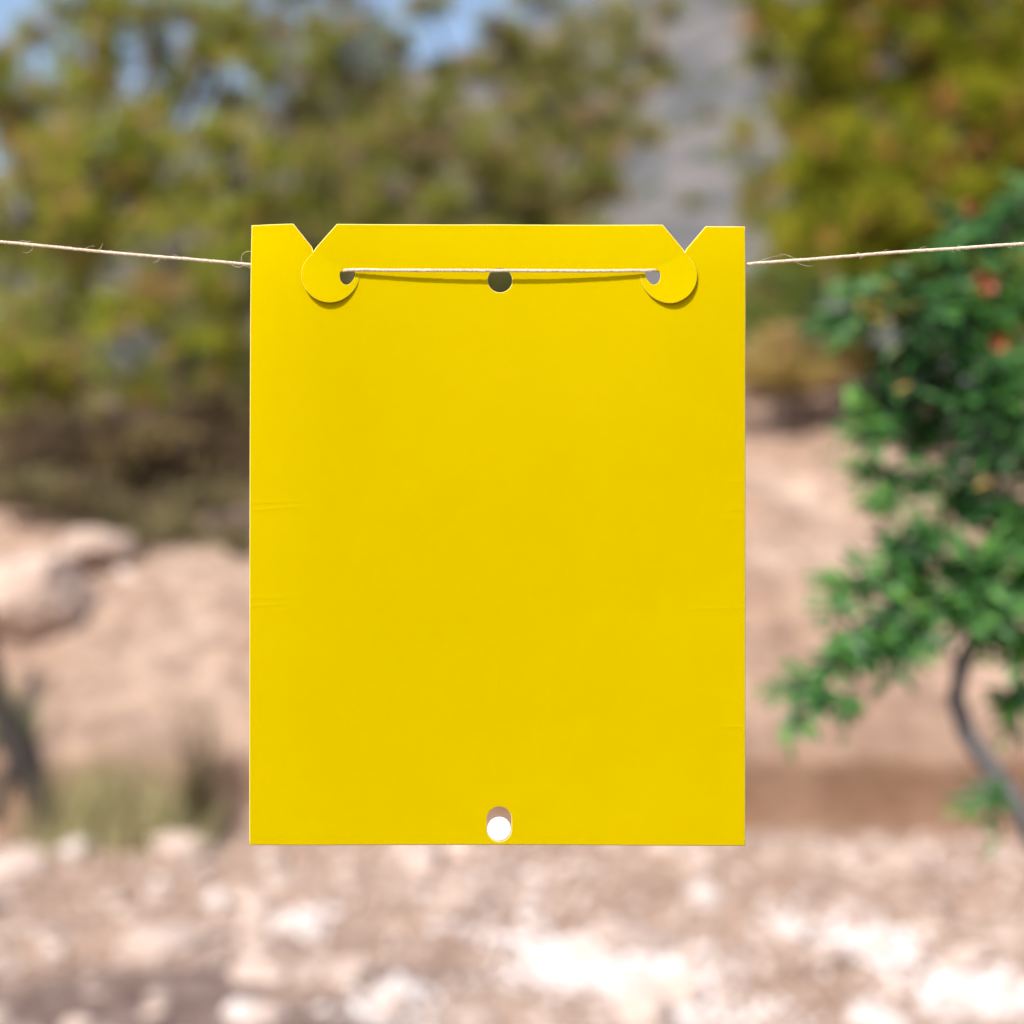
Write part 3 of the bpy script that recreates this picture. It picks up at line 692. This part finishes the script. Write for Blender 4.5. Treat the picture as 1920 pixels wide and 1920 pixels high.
def sheet(name, outer, holes, wfun, thick, pts, mats, parent, bev=1.6):
    """a cut sheet: dense front, pale cut edge with a tiny rounded bevel, and a back"""
    loops = [outer]+holes
    ins = [offset(outer, bev)]+[offset(h, -bev*.7) for h in holes]
    co = []; ed = []; spans = []
    for lp in ins:
        o = len(co); co += lp; spans.append((o, len(lp))); ed += [(o+i, o+(i+1) % len(lp)) for i in range(len(lp))]
    grid = [p for p in pts if inside(p, offset(ins[0], 1.5)) and not any(inside(p, offset(h, -3)) for h in holes)]
    r = delaunay_2d_cdt([Vector(p) for p in co+grid], ed, [], 0, 1e-4)
    vs, fs, orig = r[0], r[2], r[3]
    faces = []
    for f in fs:
        c = (sum(vs[i].x for i in f)/len(f), sum(vs[i].y for i in f)/len(f))
        if inside(c, ins[0]) and not any(inside(c, h) for h in ins[1:]): faces.append(tuple(f))
    n_ = len(vs)
    V = [P(v.x, v.y, wfun(v.x, v.y)) for v in vs]+[P(v.x, v.y, wfun(v.x, v.y)-thick) for v in vs]
    # face orientation: front normals towards the viewer (-Y)
    f0 = faces[0]; nn = (V[f0[1]]-V[f0[0]]).cross(V[f0[2]]-V[f0[0]])
    if nn.y > 0: faces = [f[::-1] for f in faces]
    Fc = list(faces)+[tuple(i+n_ for i in f[::-1]) for f in faces]; mi = [0]*len(Fc)
    omap = {}
    for i, oo in enumerate(orig):
        for k in oo: omap[k] = i
    for (o, ln), lp in zip(spans, loops):
        r1 = []; r2 = []; h = PX*bev*.7
        for (x, y) in lp:
            w = wfun(x, y); r1.append(len(V)); V.append(P(x, y, w-min(h, thick*.4))); r2.append(len(V)); V.append(P(x, y, w-max(thick-h, thick*.6)))
        fr = [omap[o+i] for i in range(ln)]; bk = [i+n_ for i in fr]
        for i in range(ln):
            j = (i+1) % ln
            for a_, b_ in ((fr, r1), (r1, r2), (r2, bk)):
                Fc.append((a_[i], a_[j], b_[j], b_[i])); mi.append(1)
    me = bpy.data.meshes.new(name); o0 = parent.location if parent else Vector((0, 0, 0))
    me.from_pydata([tuple(v-o0) for v in V], [], Fc)
    bm = bmesh.new(); bm.from_mesh(me); bmesh.ops.recalc_face_normals(bm, faces=bm.faces); bm.faces.ensure_lookup_table()
    for i_, q_ in enumerate(mi): bm.faces[i_].material_index = q_
    for e_ in bm.edges:
        if len({f_.material_index for f_ in e_.link_faces}) > 1: e_.smooth = False
    bm.to_mesh(me); bm.free()
    for m in mats: me.materials.append(m)
    for p in me.polygons: p.use_smooth = True
    return me

def mat_card():
    m, nt, out = new_mat('yellow_coated_card')
    c = ramp(nt, [(.3, (.428, .327, .0)), (.7, (.440, .337, .0))], noise(nt, 30, 3))
    p = N(nt, 'ShaderNodeBsdfPrincipled', Roughness=.5); p.inputs['Specular IOR Level'].default_value = .0
    nt.links.new(c, p.inputs['Base Color'])
    p.inputs['Subsurface Weight'].default_value = .35; p.inputs['Subsurface Radius'].default_value = (1.0, .6, .1); p.inputs['Subsurface Scale'].default_value = .0016
    nt.links.new(bump(nt, noise(nt, 60, 3), .06, .002), p.inputs['Normal'])
    nt.links.new(p.outputs[0], out.inputs[0]); return m
M['card'] = mat_card()
M['cut'] = mat_simple('pale_cut_edge', [(.3, (.54, .44, .10)), (.7, (.62, .52, .16))], 300, rough=.8, bs=.1, bd=.0003)

M['cut_tab'] = mat_simple('yellow_cut_edge', [(.3, (.52, .40, .03)), (.7, (.58, .46, .07))], 300, rough=.8, bs=.1, bd=.0003)
card = empty('yellow_card', P(CX, 1585)); props(card, 'bright yellow hanging card with two notches and punched holes strung on twine', 'card')
outer = [(464.5, 414.5), (546.5, 414.5), (583, 460), (586, 469), (590, 462), (629, 415.5), (937, 414.5), (1245, 417), (1282, 464), (1285.5, 470), (1288.5, 464), (1325.5, 420.5), (1400, 421), (1398, 700), (1397.5, 1586), (467, 1585), (466, 700)]
outer = dens(outer, 12)
tearL = smooth_poly([(637, 505), (664, 503), (665, 517), (657, 530), (648, 534), (639, 528), (636, 517)], 2)
tearR = smooth_poly([(1210, 504), (1237, 504), (1240, 517), (1236, 528), (1227, 534), (1218, 529), (1211, 517)], 2)
hole_c = circle(937.5, 523, 22.8, 22.8, 40)
slot = []
for i in range(41):
    a_ = math.pi*i/40; slot.append((936+23*math.cos(math.pi+a_), 1537+23*math.sin(math.pi+a_)))
for i in range(41):
    a_ = math.pi*i/40; slot.append((936+23*math.cos(a_), 1556+23*math.sin(a_)))
pts = [(x+((j % 2)*6), y) for j, y in enumerate(range(424, 1584, 12)) for x in range(472, 1396, 12)]
for (x0, y0), (x1, y1), h, w in CREASE:
    l = math.hypot(x1-x0, y1-y0); ux, uy = (x1-x0)/l, (y1-y0)/l
    for k in range(int(l/5)+1):
        for off_ in (-4, -2, 0, 2, 4):
            pts.append((x0+ux*k*5-uy*off_+.013*k, y0+uy*k*5+ux*off_))
T = .0006
me = sheet('sheet', outer, [tearL, hole_c, slot, tearR], card_w, T, pts, [M['card'], M['cut']], card)
link('sheet', me, None, card)
# hook tabs popped forward from the sheet
tabL = [(586, 468), (580, 478), (571, 487), (565.5, 499), (564, 514), (567, 531), (575, 546), (588, 559), (604, 566.5), (620, 568.5), (637, 565), (652, 556), (664, 543), (671, 529), (674.5, 514), (673, 508), (662, 502), (640, 488), (612, 474)]
tabR = [(1285, 469), (1292, 480), (1302, 492), (1307, 505), (1308, 520), (1304, 536), (1295, 551), (1282, 562), (1266, 569), (1250, 569.5), (1233, 564), (1218, 553), (1207, 538), (1202, 522), (1201, 512), (1205, 507), (1222, 501), (1240, 490), (1262, 478)]
def tab(poly, tear, a, b_, hgt, label):
    poly = smooth_poly(poly, 1)
    A, B = Vector(a), Vector(b_); dr = (B-A).normalized()
    def wf(x, y):
        d = abs((x-A.x)*dr.y-(y-A.y)*dr.x) if ((x-A.x)*dr.y-(y-A.y)*dr.x)*sgn > 0 else 0
        s = d/60
        return card_w(x, y)-.00006+.00055*s+hgt*s**1.6
    mid = (sum(p[0] for p in poly)/len(poly), sum(p[1] for p in poly)/len(poly)+15)
    sgn = 1 if ((mid[0]-A.x)*dr.y-(mid[1]-A.y)*dr.x) > 0 else -1
    xs_ = [p[0] for p in poly]; ys_ = [p[1] for p in poly]
    pt = [(x+(3 if j % 2 else 0), y) for j, y in enumerate(np.arange(min(ys_), max(ys_), 6)) for x in np.arange(min(xs_), max(xs_), 6)]
    pt = [(float(x), float(y)) for x, y in pt]
    me = sheet('hook_tab', dens(poly, 5), [tear], wf, .0004, pt, [M['card'], M['cut_tab']], card, bev=.8)
    return props(link('hook_tab', me, None, card), label)
tab(tabL, [(x-.1, y+.15) for x, y in tearL], (586, 466), (674, 506), .0008, 'left curled hook tab')
tab(tabR, [(x+.1, y+.15) for x, y in tearR], (1285, 467), (1201, 506), .0007, 'right curled hook tab')
# white stud seen in the lower part of the bottom slot
def dome(cx, cy, rpx, hgt, wbase):
    V = []; F = []; c0 = card.location; nr, ns = 7, 32
    V.append(P(cx, cy, wbase+hgt)-c0)
    for i in range(1, nr+1):
        a_ = math.pi/2*i/nr; r_ = rpx*math.sin(a_); h_ = hgt*math.cos(a_)
        for k in range(ns): V.append(P(cx+r_*math.cos(2*math.pi*k/ns), cy+r_*math.sin(2*math.pi*k/ns), wbase+h_)-c0)
    for k in range(ns): V.append(P(cx+rpx*math.cos(2*math.pi*k/ns), cy+rpx*math.sin(2*math.pi*k/ns), wbase-.0014)-c0)
    for k in range(ns): F.append((0, 1+(k+1) % ns, 1+k))
    for i in range(nr):
        for k in range(ns):
            a_ = 1+i*ns; b_ = a_+ns; F.append((a_+k, a_+(k+1) % ns, b_+(k+1) % ns, b_+k))
    me = bpy.data.meshes.new('stud'); me.from_pydata([tuple(v) for v in V], [], F)
    for p in me.polygons: p.use_smooth = True
    bm = bmesh.new(); bm.from_mesh(me); bmesh.ops.recalc_face_normals(bm, faces=bm.faces); bm.to_mesh(me); bm.free(); return me
m, nt, out = new_mat('white_gloss_plastic'); p = N(nt, 'ShaderNodeBsdfPrincipled', Roughness=.25); p.inputs['Base Color'].default_value = (.90, .90, .92, 1)
nt.links.new(bump(nt, noise(nt, 150, 2), .1, .001), p.inputs['Normal']); nt.links.new(p.outputs[0], out.inputs[0]); M['white'] = m
link('stud', dome(936, 1556.5, 22.4, .0009, card_w(936, 1556)-.0002), M['white'], card)

# ---------------------------------------------------------------- twine
def wcard(px, py): return card_w(min(max(px, 470), 1395), py)
def twine_path():
    kp = []
    def a(px, py, w): kp.append(P(px, py, w))
    wl_, wr_ = wcard(650, 508), wcard(1224, 508)
    a(-2600, 214, wcard(467, 490)-.0022)
    a(0, 448, wcard(467, 490)-.0020)
    a(235, 470.5, wcard(467, 490)-.0020)
    a(467, 490, wcard(467, 490)-.0020)
    a(560, 498, wcard(560, 498)-.0019)
    a(630, 504, wl_-.0018)
    a(641, 505.5, wl_-.0008)
    a(650, 505.5, wl_+.0007)
    a(664, 506, wl_+.0014)
    a(937, 507, (wl_+wr_)/2+.0013)
    a(1208, 507, wr_+.0014)
    a(1222, 506, wr_+.0007)
    a(1232, 505.5, wr_-.0008)
    a(1243, 504.5, wr_-.0018)
    a(1320, 499, wcard(1320, 499)-.0019)
    a(1397, 493, wcard(1395, 493)-.0020)
    a(1660, 472, wcard(1395, 493)-.0020)
    a(1920, 454, wcard(1395, 493)-.0020)
    a(4600, 268, wcard(1395, 493)-.0022)
    return kp
kp = twine_path()
seg = [0]
for i in range(1, len(kp)): seg.append(seg[-1]+(kp[i]-kp[i-1]).length)
step = .00045
S = np.arange(0, seg[-1], step)
path = np.stack([np.interp(S, seg, [k[c] for k in kp]) for c in range(3)], -1)
ker = np.hanning(9); ker /= ker.sum()
for c in range(3): path[4:-4, c] = np.convolve(path[:, c], ker, 'valid')
# fine unevenness
path[:, 2] += .00018*vnoise(S*55, 0*S, 91)+.00010*vnoise(S*230, 0*S, 93)
path[:, 1] += .00015*vnoise(S*60, 0*S+5, 92)
tan = np.gradient(path, axis=0); tan /= np.linalg.norm(tan, axis=1, keepdims=True)
upv = np.array([0, 0, 1.0]); sa_ = np.cross(tan, upv); sa_ /= np.linalg.norm(sa_, axis=1, keepdims=True); sb_ = np.cross(tan, sa_)
twine = empty('twine', tuple(path[len(path)//2])); props(twine, 'thin cream jute twine stretched across the picture and threaded through the yellow card', 'twine')
t0 = np.array(twine.location)
mt_ = mat_simple('cream_jute', [(.3, (.46, .36, .27)), (.6, (.72, .62, .50))], 900, rough=.9, bs=.5, bd=.0004, detail=4, spec=.1)
for ply in range(3):
    ph = S/.0042*2*math.pi+ply*2*math.pi/3
    rad = .00036*(1+.35*vnoise(S*300, 0*S+ply, 95)+.25*vnoise(S*90, 0*S+ply*3, 97))
    cen = path+(sa_*np.cos(ph)[:, None]+sb_*np.sin(ph)[:, None])*.00036
    sides = 6; q = np.arange(sides)*2*math.pi/sides
    V = cen[:, None]+rad[:, None, None]*(sa_[:, None]*np.cos(q)[None, :, None]+sb_[:, None]*np.sin(q)[None, :, None])
    n_ = len(S); i = np.arange(n_-1)[:, None]*sides; k = np.arange(sides)[None]; k2 = (k+1) % sides
    F = np.stack([i+k, i+k2, i+sides+k2, i+sides+k], -1).reshape(-1, 4)
    link('strand', np_mesh('strand', V.reshape(-1, 3)-t0, F, True), mt_, twine)
fib = []
rf = random.Random(19)
for i in range(420):
    j = rf.randrange(len(S)//2-1700, len(S)//2+1700); p0 = Vector(path[j]); big = rf.random() < .13
    side_ = Vector((rf.gauss(0, .5), rf.gauss(0, .4), rf.gauss(0, 1))).normalized()
    L_ = rf.uniform(.003, .0065) if big else rf.uniform(.0008, .0024)
    if 462 < 960+p0.x/PX < 1402: L_ = rf.uniform(.0005, .0012)
    al = Vector(tan[j])*rf.choice((-1, 1)); kink = rf.uniform(.3, 1.6)
    pts_ = [p0+side_*.0003, p0+side_*(.0004+L_*.28)+al*L_*.25*kink, p0+side_*(.0004+L_*.5)+al*L_*.6*kink, p0+side_*(.0004+L_*.5)+al*L_*1.0*kink]
    fib.append((pts_, [.00009, .00008, .00006, .00003]))
w0 = wcard(467, 490)-.0020
fib.append(([P(447, 489, w0), P(446, 478, w0+.0005), P(449, 470, w0+.001), P(457, 466, w0+.001), P(470, 464, w0-.0002)], [.00012, .0001, .0001, .0001, .00008]))
fib.append(([P(420, 484, w0), P(432, 493, w0+.0005), P(442, 496, w0+.001), P(452, 492, w0+.001), P(464, 497, w0)], [.00012, .0001, .0001, .0001, .00008]))
fib.append(([P(172, 463, w0), P(180, 458, w0+.0005), P(184, 450, w0+.001)], [.0001, .0001, .00005]))
fo = link('fibres', tubes_mesh('fibres', [([q-twine.location for q in p_], r_) for p_, r_ in fib], 4), mt_, twine); fo['kind'] = 'stuff'
